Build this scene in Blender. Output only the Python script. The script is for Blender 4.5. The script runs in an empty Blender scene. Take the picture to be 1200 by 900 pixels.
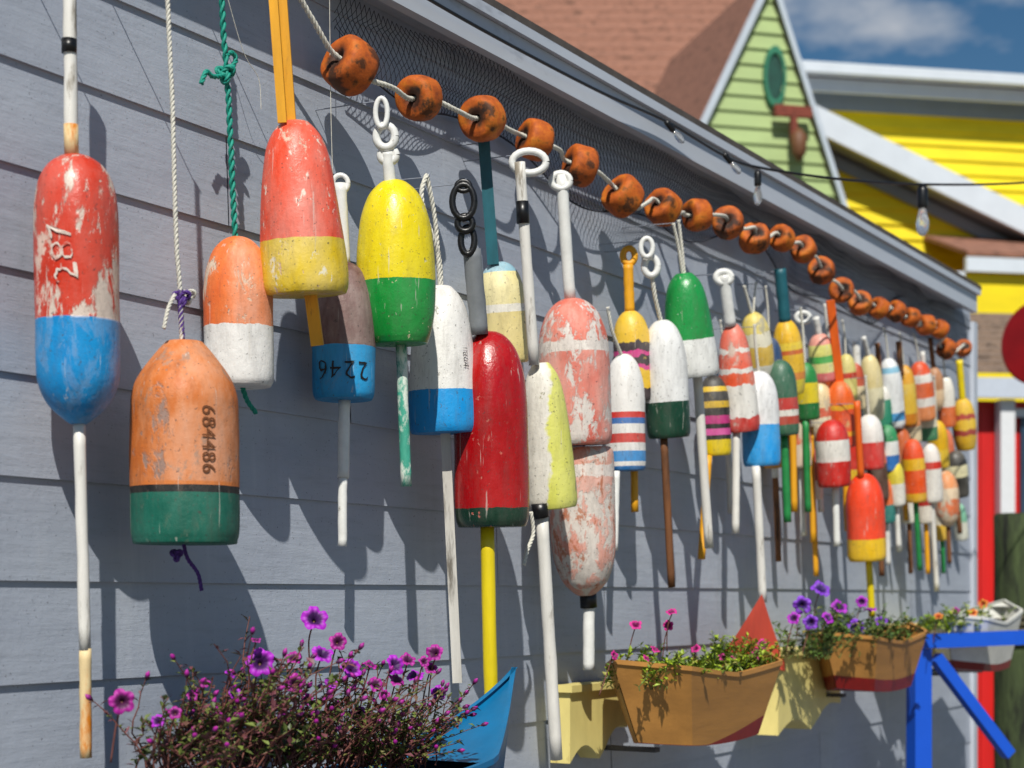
import bpy, bmesh, math, random
from mathutils import Vector, Matrix, noise
random.seed(11)
R=random.random
def U(a,b): return a+(b-a)*random.random()
FP=2000.0; TH=math.atan(1170/2000.0); SN=math.sin(TH); CS=math.cos(TH)
DC=1.796; CZ=1.5; HY=700.0
CAM=Vector((0,-DC,CZ)); FW=Vector((CS,SN,0)); RT=Vector((SN,-CS,0)); UP=Vector((0,0,1))
def T(px,off=0.0):
    u=(px-600)/FP; return (DC-off)/(SN-u*CS)
def P(px,py,off=0.0):
    u=(px-600)/FP; t=T(px,off); return Vector((t*(CS+u*SN),-off,CZ+t*(HY-py)/FP))
def PD(px,py,d): return CAM+d*(FW+(px-600)/FP*RT+(HY-py)/FP*UP)
def PV(B,h,px,py):
    n=Vector((-h.y,h.x,0)); d=FW+(px-600)/FP*RT+(HY-py)/FP*UP
    t=(B-CAM).dot(n)/d.dot(n); return CAM+t*d
# ---------- scene ----------
sc=bpy.context.scene
col=sc.collection
cam_d=bpy.data.cameras.new('camera'); cam=bpy.data.objects.new('camera',cam_d); col.objects.link(cam)
cam.location=CAM; cam.rotation_euler=(math.pi/2,0,TH-math.pi/2)
cam_d.sensor_width=36; cam_d.lens=60; cam_d.shift_y=(HY-450)/1200.0; cam_d.clip_end=2000; cam_d.clip_start=.05
cam_d.dof.use_dof=True; cam_d.dof.focus_distance=2.95; cam_d.dof.aperture_fstop=5.0
sc.camera=cam
sc.view_settings.view_transform='Standard'; sc.view_settings.look='None'; sc.view_settings.exposure=0
# ---------- colours / materials ----------
def hx(s):
    s=s.lstrip('#'); o=[]
    for i in (0,2,4):
        v=int(s[i:i+2],16)/255; o.append(v/12.92 if v<=.04045 else ((v+.055)/1.055)**2.4)
    return (o[0],o[1],o[2],1)
class NT:
    def __init__(s,name):
        s.m=bpy.data.materials.new(name); s.m.use_nodes=True; s.t=s.m.node_tree; s.n=s.t.nodes
        s.b=s.n['Principled BSDF']
    def new(s,ty,**k):
        o=s.n.new(ty)
        for a,v in k.items(): setattr(o,a,v)
        return o
    def link(s,a,b): s.t.links.new(a,b)
    def noise(s,vec,scale,detail=4,rough=.6,dist=0):
        o=s.new('ShaderNodeTexNoise'); o.inputs['Scale'].default_value=scale; o.inputs['Detail'].default_value=min(detail,6)
        o.inputs['Roughness'].default_value=rough; o.inputs['Distortion'].default_value=dist
        if vec is not None: s.link(vec,o.inputs['Vector'])
        return o.outputs['Fac']
    def math(s,op,a,b=None,c=None):
        o=s.new('ShaderNodeMath',operation=op)
        for i,v in enumerate((a,b,c)):
            if v is None: continue
            if isinstance(v,(int,float)): o.inputs[i].default_value=v
            else: s.link(v,o.inputs[i])
        return o.outputs[0]
    def mix(s,f,a,b,mode='MIX'):
        o=s.new('ShaderNodeMix',data_type='RGBA',blend_type=mode)
        for i,v in ((0,f),(6,a),(7,b)):
            if isinstance(v,(int,float)): o.inputs[i].default_value=v
            elif isinstance(v,tuple): o.inputs[i].default_value=v
            else: s.link(v,o.inputs[i])
        return o.outputs[2]
    def ramp(s,f,stops,interp='LINEAR'):
        o=s.new('ShaderNodeValToRGB'); r=o.color_ramp; r.interpolation=interp
        while len(r.elements)<len(stops): r.elements.new(.5)
        for e,(p,c) in zip(r.elements,stops):
            e.position=p; e.color=c if isinstance(c,tuple) else (c,c,c,1)
        s.link(f,o.inputs[0]); return o.outputs[0]
    def maprange(s,f,a,b,c=0,d=1):
        o=s.new('ShaderNodeMapRange'); s.link(f,o.inputs[0])
        for i,v in enumerate((a,b,c,d)): o.inputs[i+1].default_value=v
        return o.outputs[0]
    def mapping(s,vec,scale,loc=(0,0,0)):
        o=s.new('ShaderNodeMapping'); s.link(vec,o.inputs[0]); o.inputs['Scale'].default_value=scale; o.inputs['Location'].default_value=loc
        return o.outputs[0]
    def bump(s,h,strength=.3,dist=.002):
        o=s.new('ShaderNodeBump'); o.inputs['Strength'].default_value=strength; o.inputs['Distance'].default_value=dist
        s.link(h,o.inputs['Height']); s.link(o.outputs[0],s.b.inputs['Normal'])
    def obj(s): return s.new('ShaderNodeTexCoord').outputs['Object']
    def setc(s,c):
        if isinstance(c,tuple): s.b.inputs['Base Color'].default_value=c
        else: s.link(c,s.b.inputs['Base Color'])
    def rough(s,r):
        if isinstance(r,(int,float)): s.b.inputs['Roughness'].default_value=r
        else: s.link(r,s.b.inputs['Roughness'])
def basic(name,c,rough=.55,var=.25,scale=30,bump=.2,stretch=(1,1,1),dirt=None,dt=.6,bd=.002,metal=0):
    k=NT(name); v=k.mapping(k.obj(),stretch,(U(0,9),U(0,9),U(0,9)))
    n=k.noise(v,scale,5,.65); c=hx(c) if isinstance(c,str) else c
    a=tuple(x*(1-var) for x in c[:3])+(1,); b=tuple(min(1,x*(1+var)) for x in c[:3])+(1,)
    cc=k.ramp(n,[(.3,a),(.7,b)])
    if dirt:
        n2=k.noise(v,scale*.6,6,.7); cc=k.mix(k.maprange(n2,dt-.04,dt+.06),cc,hx(dirt))
    k.setc(cc); k.rough(rough); k.b.inputs['Metallic'].default_value=metal
    k.bump(k.noise(v,scale*3,4,.7),bump,bd); return k.m
def paint(name,bands,wear=.62,wcol='d8cfc0',ws=22,rough=.42,dirt=.5,edge=.02,split=None,wear2=None,clean=None,fade=.16,streak=.45):
    k=NT(name); o=k.mapping(k.obj(),(1,1,1),(U(0,9),U(0,9),U(0,9)))
    at=k.new('ShaderNodeAttribute',attribute_name='h').outputs['Fac']
    en=k.math('MULTIPLY',k.math('SUBTRACT',k.noise(o,38,4,.6),.5),edge)
    h=k.math('ADD',at,en)
    c=k.ramp(h,[(b[0],hx(b[1])) for b in bands],'CONSTANT') if len(bands)>1 else hx(bands[0][1])
    if split:
        d=k.new('ShaderNodeVectorMath',operation='DOT_PRODUCT'); k.link(k.obj(),d.inputs[0]); d.inputs[1].default_value=RT
        f=k.maprange(k.math('ADD',d.outputs['Value'],k.math('MULTIPLY',k.math('SUBTRACT',k.noise(o,25,5,.6),.5),.05)),split[0]-.003,split[0]+.003)
        c=k.mix(f,c,hx(split[1]))
    sv=k.mapping(o,(1,1,streak)); f1=k.noise(k.mapping(o,(1,1,.45)),11,5,.68)
    fd=k.maprange(f1,.42,.72,0,fade)
    if clean: fd=k.math('MULTIPLY',fd,k.maprange(at,clean-.005,clean+.005,1,.15))
    c=k.mix(fd,c,(.78,.72,.64,1))
    c=k.mix(k.maprange(f1,.52,.25,0,.5),c,k.mix(1.0,c,c,'MULTIPLY'))
    n=k.math('ADD',k.math('MULTIPLY',k.noise(sv,ws,6,.76,.4),.65),k.math('MULTIPLY',k.noise(o,ws*.28,3,.5),.35))
    wm=k.maprange(n,wear-.014,wear+.02)
    ch=k.maprange(k.noise(k.mapping(o,(1,1,.7),(5,5,5)),75,4,.7),.655,.675); wm=k.math('MAXIMUM',wm,k.math('MULTIPLY',ch,.85))
    if clean:
        wm=k.math('MULTIPLY',wm,k.maprange(at,clean-.005,clean+.005,1,.12))
    wc=k.mix(k.noise(o,60,5,.7),hx(wcol),tuple(x*.66 for x in hx(wcol)[:3])+(1,))
    c=k.mix(wm,c,wc)
    if wear2:
        n3=k.noise(k.mapping(o,(1,1,.6),(3,1,4)),wear2[2],6,.72,.3); w2=k.maprange(n3,wear2[0]-.02,wear2[0]+.03,0,.85)
        if clean: w2=k.math('MULTIPLY',w2,k.maprange(at,clean-.005,clean+.005,1,.1))
        c=k.mix(w2,c,hx(wear2[1]))
    g=k.noise(k.mapping(o,(1,1,.22)),42,6,.78)
    c=k.mix(k.maprange(g,.48,.8,0,dirt),c,(.075,.062,.05,1))
    s1=k.maprange(k.noise(k.mapping(o,(1,1,.06),(2,7,1)),120,3,.6),.66,.7,0,.45); c=k.mix(s1,c,(.6,.56,.5,1))
    sp=k.noise(o,170,2,.6); c=k.mix(k.maprange(sp,.65,.71,0,.65),c,(.06,.05,.045,1))
    k.setc(c)
    k.rough(k.maprange(g,.3,.75,rough-.12,rough+.25))
    hgt=k.math('ADD',k.math('MULTIPLY',wm,-.7),k.math('ADD',k.math('MULTIPLY',k.noise(o,90,4,.75),.9),k.math('MULTIPLY',k.noise(o,25,3,.6),.9)))
    k.bump(hgt,.55,.002); return k.m
# ---------- mesh builder ----------
class MB:
    def __init__(s): s.v=[]; s.f=[]; s.mi=[]; s.h=[]; s.m=0; s.hv=0.0
    def vert(s,p,h=None): s.v.append(Vector(p)); s.h.append(s.hv if h is None else h); return len(s.v)-1
    def face(s,*i): s.f.append(tuple(i)); s.mi.append(s.m)
    def quad(s,*ps): s.face(*[s.vert(p) for p in ps])
    def box(s,O,a,b,c):
        O=Vector(O); a=Vector(a);b=Vector(b);c=Vector(c)
        i=[s.vert(O+x*a+y*b+z*c) for z in(0,1) for y in(0,1) for x in(0,1)]
        fs=[(0,2,3,1),(4,5,7,6),(0,1,5,4),(2,6,7,3),(0,4,6,2),(1,3,7,5)]
        if a.cross(b).dot(c)<0: fs=[f[::-1] for f in fs]
        for f in fs: s.face(*[i[q] for q in f])
    def bar(s,A,B,w,d,side=None):
        A=Vector(A);B=Vector(B); t=(B-A).normalized(); x=(side or RT); x=(x-x.dot(t)*t).normalized(); y=t.cross(x)
        s.box(A-x*w/2-y*d/2,x*w,y*d,B-A)
    def tube(s,pts,r,n=8,caps=True,hs=None):
        pts=[Vector(p) for p in pts]; N=len(pts); rr=r if isinstance(r,(list,tuple)) else [r]*N
        t=(pts[1]-pts[0]).normalized(); x=t.orthogonal().normalized(); rings=[]
        for i,p in enumerate(pts):
            if 0<i<N-1: t2=(pts[i+1]-pts[i-1])
            elif i==0: t2=pts[1]-pts[0]
            else: t2=pts[-1]-pts[-2]
            if t2.length<1e-9: t2=t.copy()
            t2.normalize(); x=(x-x.dot(t2)*t2)
            if x.length<1e-6: x=t2.orthogonal()
            x.normalize(); y=t2.cross(x); t=t2
            hh=hs[i] if hs else (i/(N-1))
            rings.append([s.vert(p+rr[i]*(math.cos(2*math.pi*k/n)*x+math.sin(2*math.pi*k/n)*y),hh) for k in range(n)])
        for a,b in zip(rings,rings[1:]):
            for k in range(n): s.face(a[k],a[(k+1)%n],b[(k+1)%n],b[k])
        if caps: s.face(*rings[0][::-1]); s.face(*rings[-1])
    def build(s,name,mats,parent=None,smooth=False,origin=None):
        me=bpy.data.meshes.new(name)
        if parent is not None: O=wloc(parent)
        else:
            O=origin if origin is not None else Vector(((min(v.x for v in s.v)+max(v.x for v in s.v))/2,(min(v.y for v in s.v)+max(v.y for v in s.v))/2,min(v.z for v in s.v)))
        me.from_pydata([tuple(v-O) for v in s.v],[],s.f)
        if not isinstance(mats,(list,tuple)): mats=[mats]
        for m in mats: me.materials.append(m)
        me.polygons.foreach_set('material_index',s.mi)
        me.polygons.foreach_set('use_smooth',[smooth]*len(s.f))
        a=me.attributes.new('h','FLOAT','POINT'); a.data.foreach_set('value',s.h)
        me.update(); o=bpy.data.objects.new(name,me); col.objects.link(o)
        if parent is not None: o.parent=parent
        else: o.location=O
        return o
def wloc(o):
    p=Vector(o.location)
    while o.parent: o=o.parent; p=p+Vector(o.location)
    return p
def tag(o,label=None,cat=None,group=None,kind=None):
    if label:o['label']=label
    if cat:o['category']=cat
    if group:o['group']=group
    if kind:o['kind']=kind
    return o
def thing(name,loc,label,cat,group=None):
    o=bpy.data.objects.new(name,None); o.empty_display_size=.05; col.objects.link(o); o.location=loc; return tag(o,label,cat,group)
def cr(pts,n=6,closed=False):
    pts=[Vector(p) for p in pts]; out=[]; N=len(pts)
    g=(lambda i:pts[i%N]) if closed else (lambda i:pts[max(0,min(N-1,i))])
    for i in range(N if closed else N-1):
        a,b,c,d=g(i-1),g(i),g(i+1),g(i+2)
        for k in range(n):
            t=k/n; out.append(.5*((2*b)+(c-a)*t+(2*a-5*b+4*c-d)*t*t+(3*b-a-3*c+d)*t**3))
    out.append(g(0 if closed else N-1).copy()); return out
def resample(pts,step):
    L=[0]
    for a,b in zip(pts,pts[1:]): L.append(L[-1]+(b-a).length)
    n=max(2,int(L[-1]/step)); out=[];j=0
    for i in range(n+1):
        d=L[-1]*i/n
        while j<len(L)-2 and L[j+1]<d: j+=1
        q=(d-L[j])/max(1e-9,L[j+1]-L[j]); out.append(pts[j].lerp(pts[j+1],q))
    return out
def rope(mb,ctrl,r,strands=3,smoothn=6,step=None):
    pts=resample(cr(ctrl,smoothn),step or r*.55); pitch=r*6.5
    t=(pts[1]-pts[0]).normalized(); x=t.orthogonal().normalized(); fr=[]; d=0; prev=pts[0]
    for i,p in enumerate(pts):
        t2=(pts[min(i+1,len(pts)-1)]-pts[max(i-1,0)])
        if t2.length<1e-9: t2=Vector((0,0,1))
        t2.normalize(); x=x-x.dot(t2)*t2
        if x.length<1e-6: x=t2.orthogonal()
        x.normalize(); d+=(p-prev).length; prev=p; fr.append((p,x.copy(),t2.cross(x),d))
    for k in range(strands):
        ps=[p+r*.5*(math.cos(2*math.pi*(d/pitch+k/strands))*a+math.sin(2*math.pi*(d/pitch+k/strands))*b) for p,a,b,d in fr]
        mb.tube(ps,r*.58,5)
def trefoil(c,s,ax=None):
    a=RT; b=UP; n=a.cross(b); out=[]
    for i in range(13):
        t=2*math.pi*i/12+.4; out.append(Vector(c)+s*((math.sin(t)+1.6*math.sin(2*t))*.36*a+(math.cos(t)-1.6*math.cos(2*t))*.36*b-math.sin(3*t)*.3*n))
    return out
def ring(mb,c,rx,rz,tr,seg=20,n=8):
    mb.tube([Vector(c)+rx*math.cos(2*math.pi*i/seg)*RT+rz*math.sin(2*math.pi*i/seg)*UP for i in range(seg+1)],tr,n,caps=False)
# ---------- common materials ----------
M={}
M['white']=basic('white_worn_paint','d6d3cc',.45,.12,40,.3,(1,1,.2),'8a8274',.62)
M['whitep']=basic('white_plastic','dadad6',.32,.08,40,.15,(1,1,1),'96938a',.66)
M['rust']=basic('rust_stained_white','d8c090',.6,.3,25,.3,(1,1,.3),'c87410',.5)
M['yel']=basic('yellow_stick_paint','dcc410',.42,.12,40,.25,(1,1,.2),'8a7a30',.66)
M['oyel']=basic('orange_yellow_wood','dc9c18',.5,.18,30,.35,(1,1,.15),'8a5a20',.61)
M['grey']=basic('grey_pipe','74787c',.45,.15,30,.2)
M['black']=basic('black_plastic','101012',.35,.3,40,.2)
M['brown']=basic('brown_weathered_wood','6e4424',.75,.35,30,.5,(1,1,.12),'2e1e14',.6)
M['greywood']=basic('bleached_wood','c2beb6',.8,.2,40,.5,(1,1,.1),'6c665c',.6)
M['teal']=basic('teal_paint','1a5a66',.5,.25,30,.3,(1,1,.3),'10242c',.6)
M['tealw']=basic('teal_speckled','3e9c84',.6,.2,60,.4,(1,1,.5),'d2dccf',.52)
M['tealrope']=basic('teal_rope','078a78',.6,.25,200,.4)
M['ropew']=basic('white_rope','cfccc0',.7,.2,200,.5)
M['ropep']=basic('purple_rope','4a2878',.7,.3,200,.5)
M['green']=basic('green_stick','1f8040',.5,.2,30,.3)
M['orange']=basic('orange_stick','dc5c10',.5,.2,30,.3,(1,1,.2),'8a4018',.65)
M['netm']=basic('dark_net','262a34',.8,.3,100,.2)
M['metal']=basic('dull_metal','4c4c50',.5,.2,60,.2,metal=.6)
M['hookm']=basic('painted_hook','8a909c',.5,.1,60,.1)
M['red']=basic('red_stick','c41c12',.5,.2,30,.3)
# ---------- grey building ----------
def wallmat():
    k=NT('grey_painted_siding'); o=k.obj(); isl=k.new('ShaderNodeNewGeometry').outputs['Random Per Island']
    v=k.mapping(o,(.35,1,1)); n=k.noise(v,7,5,.6); n2=k.noise(k.mapping(o,(.1,1,1)),75,6,.72)
    c=k.ramp(n,[(.3,(.335,.37,.44,1)),(.7,(.42,.46,.53,1))])
    c=k.mix(k.maprange(isl,0,1,0,.28),c,(.28,.315,.39,1))
    c=k.mix(k.maprange(n2,.52,.78,0,.32),c,(.16,.18,.21,1))
    st=k.noise(k.mapping(o,(1,1,.08)),14,5,.65); c=k.mix(k.maprange(st,.56,.8,0,.35),c,(.58,.61,.65,1))
    st2=k.noise(k.mapping(o,(1,1,.05),(4,4,4)),9,5,.65); c=k.mix(k.maprange(st2,.56,.8,0,.3),c,(.17,.18,.2,1))
    sp=k.noise(o,230,2,.5); c=k.mix(k.maprange(sp,.69,.73,0,.6),c,(.06,.06,.07,1))
    k.setc(c); k.rough(.5)
    k.bump(k.math('ADD',k.math('MULTIPLY',n2,.9),k.noise(o,35,5,.7)),.6,.002); return k.m
M['siding']=wallmat()
M['fascia']=basic('pale_metal_fascia','b8bec8',.4,.08,6,.15,(.3,1,1),'7d828c',.64)
M['shingle_d']=basic('dark_shingle','4a4440',.85,.3,20,.5)
XL=P(-260,450).x; XR=P(1136,450).x; XF=P(1149,400,.09).x
bld=thing('grey_building',(XL,0,0),'long grey clapboard building whose wall is hung with rows of buoys','building')
mb=MB(); EXP=.1445; Z0=1.5235-EXP*11
k=0; z=Z0
while z<2.56:
    x=XL-U(0,2.5)
    while x<XR:
        x2=min(x+U(2.2,3.8),XR); xs=max(x,XL)
        if x2>xs+.02:
            n=max(2,int((x2-xs)/.25)); dz=U(-.001,.001); pr=U(.0045,.0065)
            cols=[]
            for i in range(n+1):
                X=xs+(x2-xs)*i/n; w=noise.noise(Vector((X*1.3,z*7,0)))*.0014
                Xq=X-(.0025 if i==n else 0)
                a=mb.vert((Xq,-pr,z+dz+w)); b=mb.vert((Xq,-.0006,z+EXP+.003)); cc=mb.vert((Xq,.006,z+dz+w))
                cols.append((a,b,cc))
            for p,q in zip(cols,cols[1:]):
                mb.face(p[0],q[0],q[1],p[1]); mb.face(p[2],q[2],q[0],p[0])
        x=x2
    z+=EXP
mb.build('siding_wall',M['siding'],bld)
mb=MB(); mb.box((XL,.0065,0),(XR-XL,0,0),(0,5,0),(0,0,2.62)); mb.build('wall_core',M['siding'],bld)
mb=MB(); mb.box((XR,-.018,0),(.05,0,0),(0,.1,0),(0,0,2.56)); mb.build('corner_trim',M['fascia'],bld)
OV=.08
mb=MB(); mb.box((XL,-OV,2.562),(XF-XL-.01,0,0),(0,.022,0),(0,0,.063)); mb.box((XL,-OV-.012,2.626),(XF-XL,0,0),(0,.03,0),(0,0,.02)); mb.build('fascia',M['fascia'],bld)
mb=MB(); mb.box((XL,-OV+.0225,2.58),(XF-XL-.02,0,0),(0,OV-.022,0),(0,0,.02)); mb.build('soffit',M['siding'],bld)
mb=MB(); mb.box((XL,-OV-.012,2.6465),(XF-XL+.01,0,0),(0,2.8,.5),(0,0,.015)); mb.box((XL,2.69,3.13),(XF-XL+.01,0,0),(0,2.6,-.45),(0,0,.015)); mb.build('roof',M['shingle_d'],bld)
# ---------- ground ----------
mb=MB(); mb.quad((-300,-300,0),(600,-300,0),(600,600,0),(-300,600,0))
gm=basic('asphalt','6a6864',.9,.2,3,.4); tag(mb.build('ground',gm),kind='structure')
# ---------- buoys ----------
PR={
'bullet':[(0,0),(0,.2),(.03,.46),(.1,.72),(.22,.91),(.36,.99),(.5,1),(.8,1),(.94,.98),(.985,.92),(1,.8),(1,0)],
'inv':[(0,0),(0,.78),(.015,.92),(.06,.985),(.2,1),(.5,1),(.64,.98),(.78,.9),(.9,.7),(.97,.42),(1,.2),(1,0)],
'round':[(0,0),(0,.2),(.03,.42),(.11,.72),(.23,.92),(.38,1),(.6,1),(.75,.96),(.88,.78),(.96,.5),(1,.22),(1,0)],
'flare':[(0,0),(0,.22),(.02,.36),(.1,.6),(.24,.77),(.5,.9),(.8,.99),(.93,1),(.985,.95),(1,.84),(1,0)],
'cone':[(0,0),(0,.28),(.015,.38),(.09,.62),(.18,.86),(.26,.97),(.36,1),(.7,1),(.92,1),(.98,.96),(1,.87),(1,0)],
'drop':[(0,0),(0,.2),(.012,.42),(.045,.68),(.1,.87),(.17,.96),(.28,1),(.6,1),(.78,.99),(.86,.92),(.93,.7),(.975,.4),(1,.18),(1,0)],
'egg':[(0,0),(0,.16),(.025,.38),(.1,.66),(.24,.88),(.42,.98),(.62,1),(.8,.95),(.93,.84),(.98,.76),(1,.66),(1,0)],
}
def radius_at(prof,h):
    p=PR[prof]
    for a,b in zip(p,p[1:]):
        if a[0]<=h<=b[0] and b[0]>a[0]: return a[1]+(b[1]-a[1])*(h-a[0])/(b[0]-a[0])
    return 1
def text_mark(root,top,bot,rad,prof,txt,size,h,du,rot,mat,name='painted_number',jit=.0):
    cu=bpy.data.curves.new('t','FONT'); cu.body=txt; cu.size=size; cu.resolution_u=3; cu.align_x='CENTER'; cu.align_y='CENTER'; cu.space_character=1.1
    if jit: cu.offset=-size*.012
    ob=bpy.data.objects.new('t',cu); col.objects.link(ob); bpy.context.view_layer.update()
    me=bpy.data.meshes.new_from_object(ob.evaluated_get(bpy.context.evaluated_depsgraph_get()))
    bpy.data.objects.remove(ob); bm=bmesh.new(); bm.from_mesh(me)
    bmesh.ops.triangulate(bm,faces=bm.faces); bmesh.ops.subdivide_edges(bm,edges=bm.edges,cuts=2)
    ax=(top-bot).normalized(); L=(top-bot).length; zc=L*(1-h); mid=bot+ax*zc
    d=CAM-mid; fa=math.atan2(d.y,d.x)+du; m=MB()
    for v in bm.verts:
        x,y=v.co.x,v.co.y
        if jit:
            q=Vector((x/size*2.2,y/size*2.2,3.3)); x+=jit*size*noise.noise(q)+jit*.35*size*noise.noise(q*4); y+=jit*size*noise.noise(q+Vector((9,0,0)))+jit*.35*size*noise.noise(q*4+Vector((7,0,0)))
        X=x*math.cos(rot)-y*math.sin(rot); Y=x*math.sin(rot)+y*math.cos(rot)
        hh=1-(zc+Y)/L; r=rad*radius_at(prof,hh)+.0022; a=fa+X/r
        m.vert(bot+ax*(zc+Y)+Vector((math.cos(a)*r,math.sin(a)*r,0)),.5)
    bm.verts.index_update()
    for f in bm.faces: m.face(*[v.index for v in f.verts])
    bm.free(); m.build(name,mat,root)
GRP='buoys hung on the grey wall'
def buoy(label,b,w,prof,bands,o=0,sticks=(),ropes=(),rings=(),knots=(),text=None,lathe_name='float_body',tapes=(),**kw):
    x0,y0,x1,y1=b; cxm=(x0+x1)/2; r=.07
    for _ in range(4): off=r+.014+o; r=w/2*T(cxm,off)/FP
    top=P(x0,y0,off); bot=P(x1,y1,off); root=thing('lobster_buoy',bot,label,'buoy',GRP)
    m=MB(); ax=(top-bot).normalized(); L=(top-bot).length; X=Vector((1,0,0)); X=(X-X.dot(ax)*ax).normalized(); Y=ax.cross(X)
    pr=cr([Vector((a,q,0)) for a,q in PR[prof]],5); N=44; rings_=[]; sd=U(0,50)
    pr=resample(pr,.022)
    for p in pr:
        h=max(0,min(1,p.x)); q=max(.003,p.y); row=[]
        for k in range(N):
            a=2*math.pi*k/N; d=Vector((math.cos(a),math.sin(a),0))
            rr=r*q*(1+.03*noise.noise(Vector((d.x*1.3+sd,d.y*1.3,h*2.5)))+.011*noise.noise(Vector((d.x*5+sd,d.y*5,h*9))))
            row.append(m.vert(bot+ax*L*(1-h)+rr*(d.x*X+d.y*Y),h))
        rings_.append(row)
    for a,c in zip(rings_,rings_[1:]):
        for k in range(N): m.face(a[(k+1)%N],a[k],c[k],c[(k+1)%N])
    m.face(*rings_[0]); m.face(*rings_[-1][::-1])
    body=m.build(lathe_name,paint('buoy_paint',bands,**kw),root,True)
    sp=None
    for s in sticks:
        m=MB(); A=P(s[0],s[1],off); B=P(s[2],s[3],off); wd=s[4]*T((s[0]+s[2])/2,off)/FP; sq=len(s)>6
        if sq: m.bar(A,B,wd*.8,wd*.5)
        else:
            n=10; m.tube([A.lerp(B,i/n)+Vector((noise.noise(Vector((i*.4,sd,0)))*.0018,0,0)) for i in range(n+1)],[wd/2*(1+.07*noise.noise(Vector((i*.9,sd,1)))) for i in range(n+1)],12)
        sp=m.build('spindle',M[s[5]],root,not sq)
    for s in tapes:
        m=MB(); A=P(s[0],s[1],off); B=P(s[2],s[3],off); m.tube([A,B],s[4]/2*T(s[0],off)/FP,14); m.build(s[6] if len(s)>6 else 'tape_band',M[s[5]],sp or root,True)
    for s in ropes:
        m=MB(); rope(m,[P(q[0],q[1],off+(q[2] if len(q)>2 else 0)) for q in s[0]],s[1],s[3] if len(s)>3 else 3); m.build('rope',M[s[2]],root,True)
    for s in knots:
        m=MB(); c=P(s[0],s[1],off); rope(m,trefoil(c,s[2]),s[3],3); m.build('knot',M[s[4]],root,True)
    if rings:
        m=MB()
        for s in rings:
            q=T(s[0],off)/FP; ring(m,P(s[0],s[1],off),s[2]*q,s[3]*q,s[4]*q)
        m.build('swivel',M[rings[0][5]],root,True)
    ys=[(s[1],s[0]) for s in sticks]+[(s[3],s[2]) for s in sticks]+[(q[1],q[0]) for s in ropes for q in s[0]]+[(s[1]-s[3],s[0]) for s in rings]+[(y0,x0)]
    yy,xx=min(ys)
    p=P(xx,yy+3,off); m=MB()
    m.tube([Vector((p.x,.004,p.z+.004)),Vector((p.x,-off*.6,p.z+.002)),Vector((p.x,-off-.004,p.z)),Vector((p.x,-off-.006,p.z+.008))],.001,6); m.build('hook',M['hookm'],root,True)
    if text:
        for t in text: text_mark(body,top,bot,r,prof,*t)
    return root
M['tw']=basic('white_brushed_marks','cfc0b4',.6,.2,60,.3,(1,1,1),'b8402c',.58)
M['tk']=basic('black_marker','121216',.6,.2,60,.2)
M['to']=basic('dark_stamped_marks','6a3c1a',.7,.3,60,.3)
buoy('long scraped red and white buoy with bright blue rounded bottom, leftmost on the wall',(88,182,92,497),97,'drop',[(0,'c8300c'),(.615,'0086c4')],o=.02,
  sticks=[(81,-60,84,184,16,'white'),(93,497,100,762,14,'white'),(100,760,101,888,14,'rust')],tapes=[(81,46,81,62,18,'black'),(83,146,84,184,17,'rust','stain_sleeve')],
  wear=.545,wcol='e2cfc0',ws=36,streak=.28,wear2=(.62,'e0c8b8',16),clean=.62,edge=.006,text=[('287',.05,.385,-.3,math.pi/2+.15,M['tw'],'painted_number',.15)],rough=.33,fade=.12)
buoy('broad faded orange buoy with dark teal base, black ring and stamped numbers 684486',(216,400,217,638),126,'cone',[(0,'cc7430'),(.718,'0c0c0c'),(.752,'00604e')],o=.045,
  ropes=[([(194,-60),(199,60),(202,120),(204,200),(207,290),(211,340),(213,400)],.0035,'ropew'),([(211,340),(212,370),(214,402)],.004,'ropep'),([(215,636),(220,655),(232,672),(236,692)],.003,'ropep'),([(205,345),(197,362),(192,385)],.003,'ropew')],
  knots=[(213,349,.013,.0035,'ropep'),(220,347,.012,.003,'ropew'),(207,650,.009,.003,'ropep')],
  wear=.605,wcol='a8887a',ws=13,wear2=(.61,'a48470',20),clean=.7,edge=.004,text=[('684486',.030,.5,.42,-math.pi/2,M['to'],'stamped_number')],rough=.55,dirt=.5,fade=.3)
buoy('peach orange buoy with white lower part, hung from a teal rope',(278,278,281,454),81,'bullet',[(0,'e47a38'),(.6,'e2e0dc')],o=.0,
  ropes=[([(258,-40),(262,40),(266,88),(270,160),(273,230),(276,280)],.005,'tealrope',2),([(266,88),(250,90),(242,84),(236,98)],.004,'tealrope'),([(264,88),(276,72),(272,62),(264,66)],.004,'tealrope'),([(284,454),(290,470),(300,484)],.004,'tealrope')],
  knots=[(264,86,.015,.0045,'tealrope')],wear=.56,wcol='e8d0b8',ws=22,clean=.6,rough=.5,edge=.05,fade=.35)
buoy('coral red buoy with chipped yellow base on a yellow wooden handle',(345,142,358,346),102,'flare',[(0,'e84820'),(.69,'e0c008')],o=.075,
  sticks=[(316,-60,331,144,13,'oyel',1),(327,-60,342,146,13,'oyel',1),(364,344,372,405,18,'oyel',1)],wear=.59,wcol='ecc4ac',ws=26,wear2=(.62,'e6e2d2',45),rough=.38,fade=.25)
buoy('small maroon buoy with blue base and large black upside-down numbers',(403,308,403,469),74,'bullet',[(0,'5a2c2c'),(.62,'1090c8')],o=.01,
  sticks=[(399,215,403,310,15,'whitep'),(404,468,402,560,14,'whitep'),(402,560,401,640,11,'whitep')],rings=[(399,215,9,10,3,'whitep')],
  wear=.59,wcol='9a7a74',ws=22,clean=.62,text=[('2246',.045,.8,-.05,math.pi,M['tk'],'painted_number',.08)],rough=.5,fade=.3)
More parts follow.
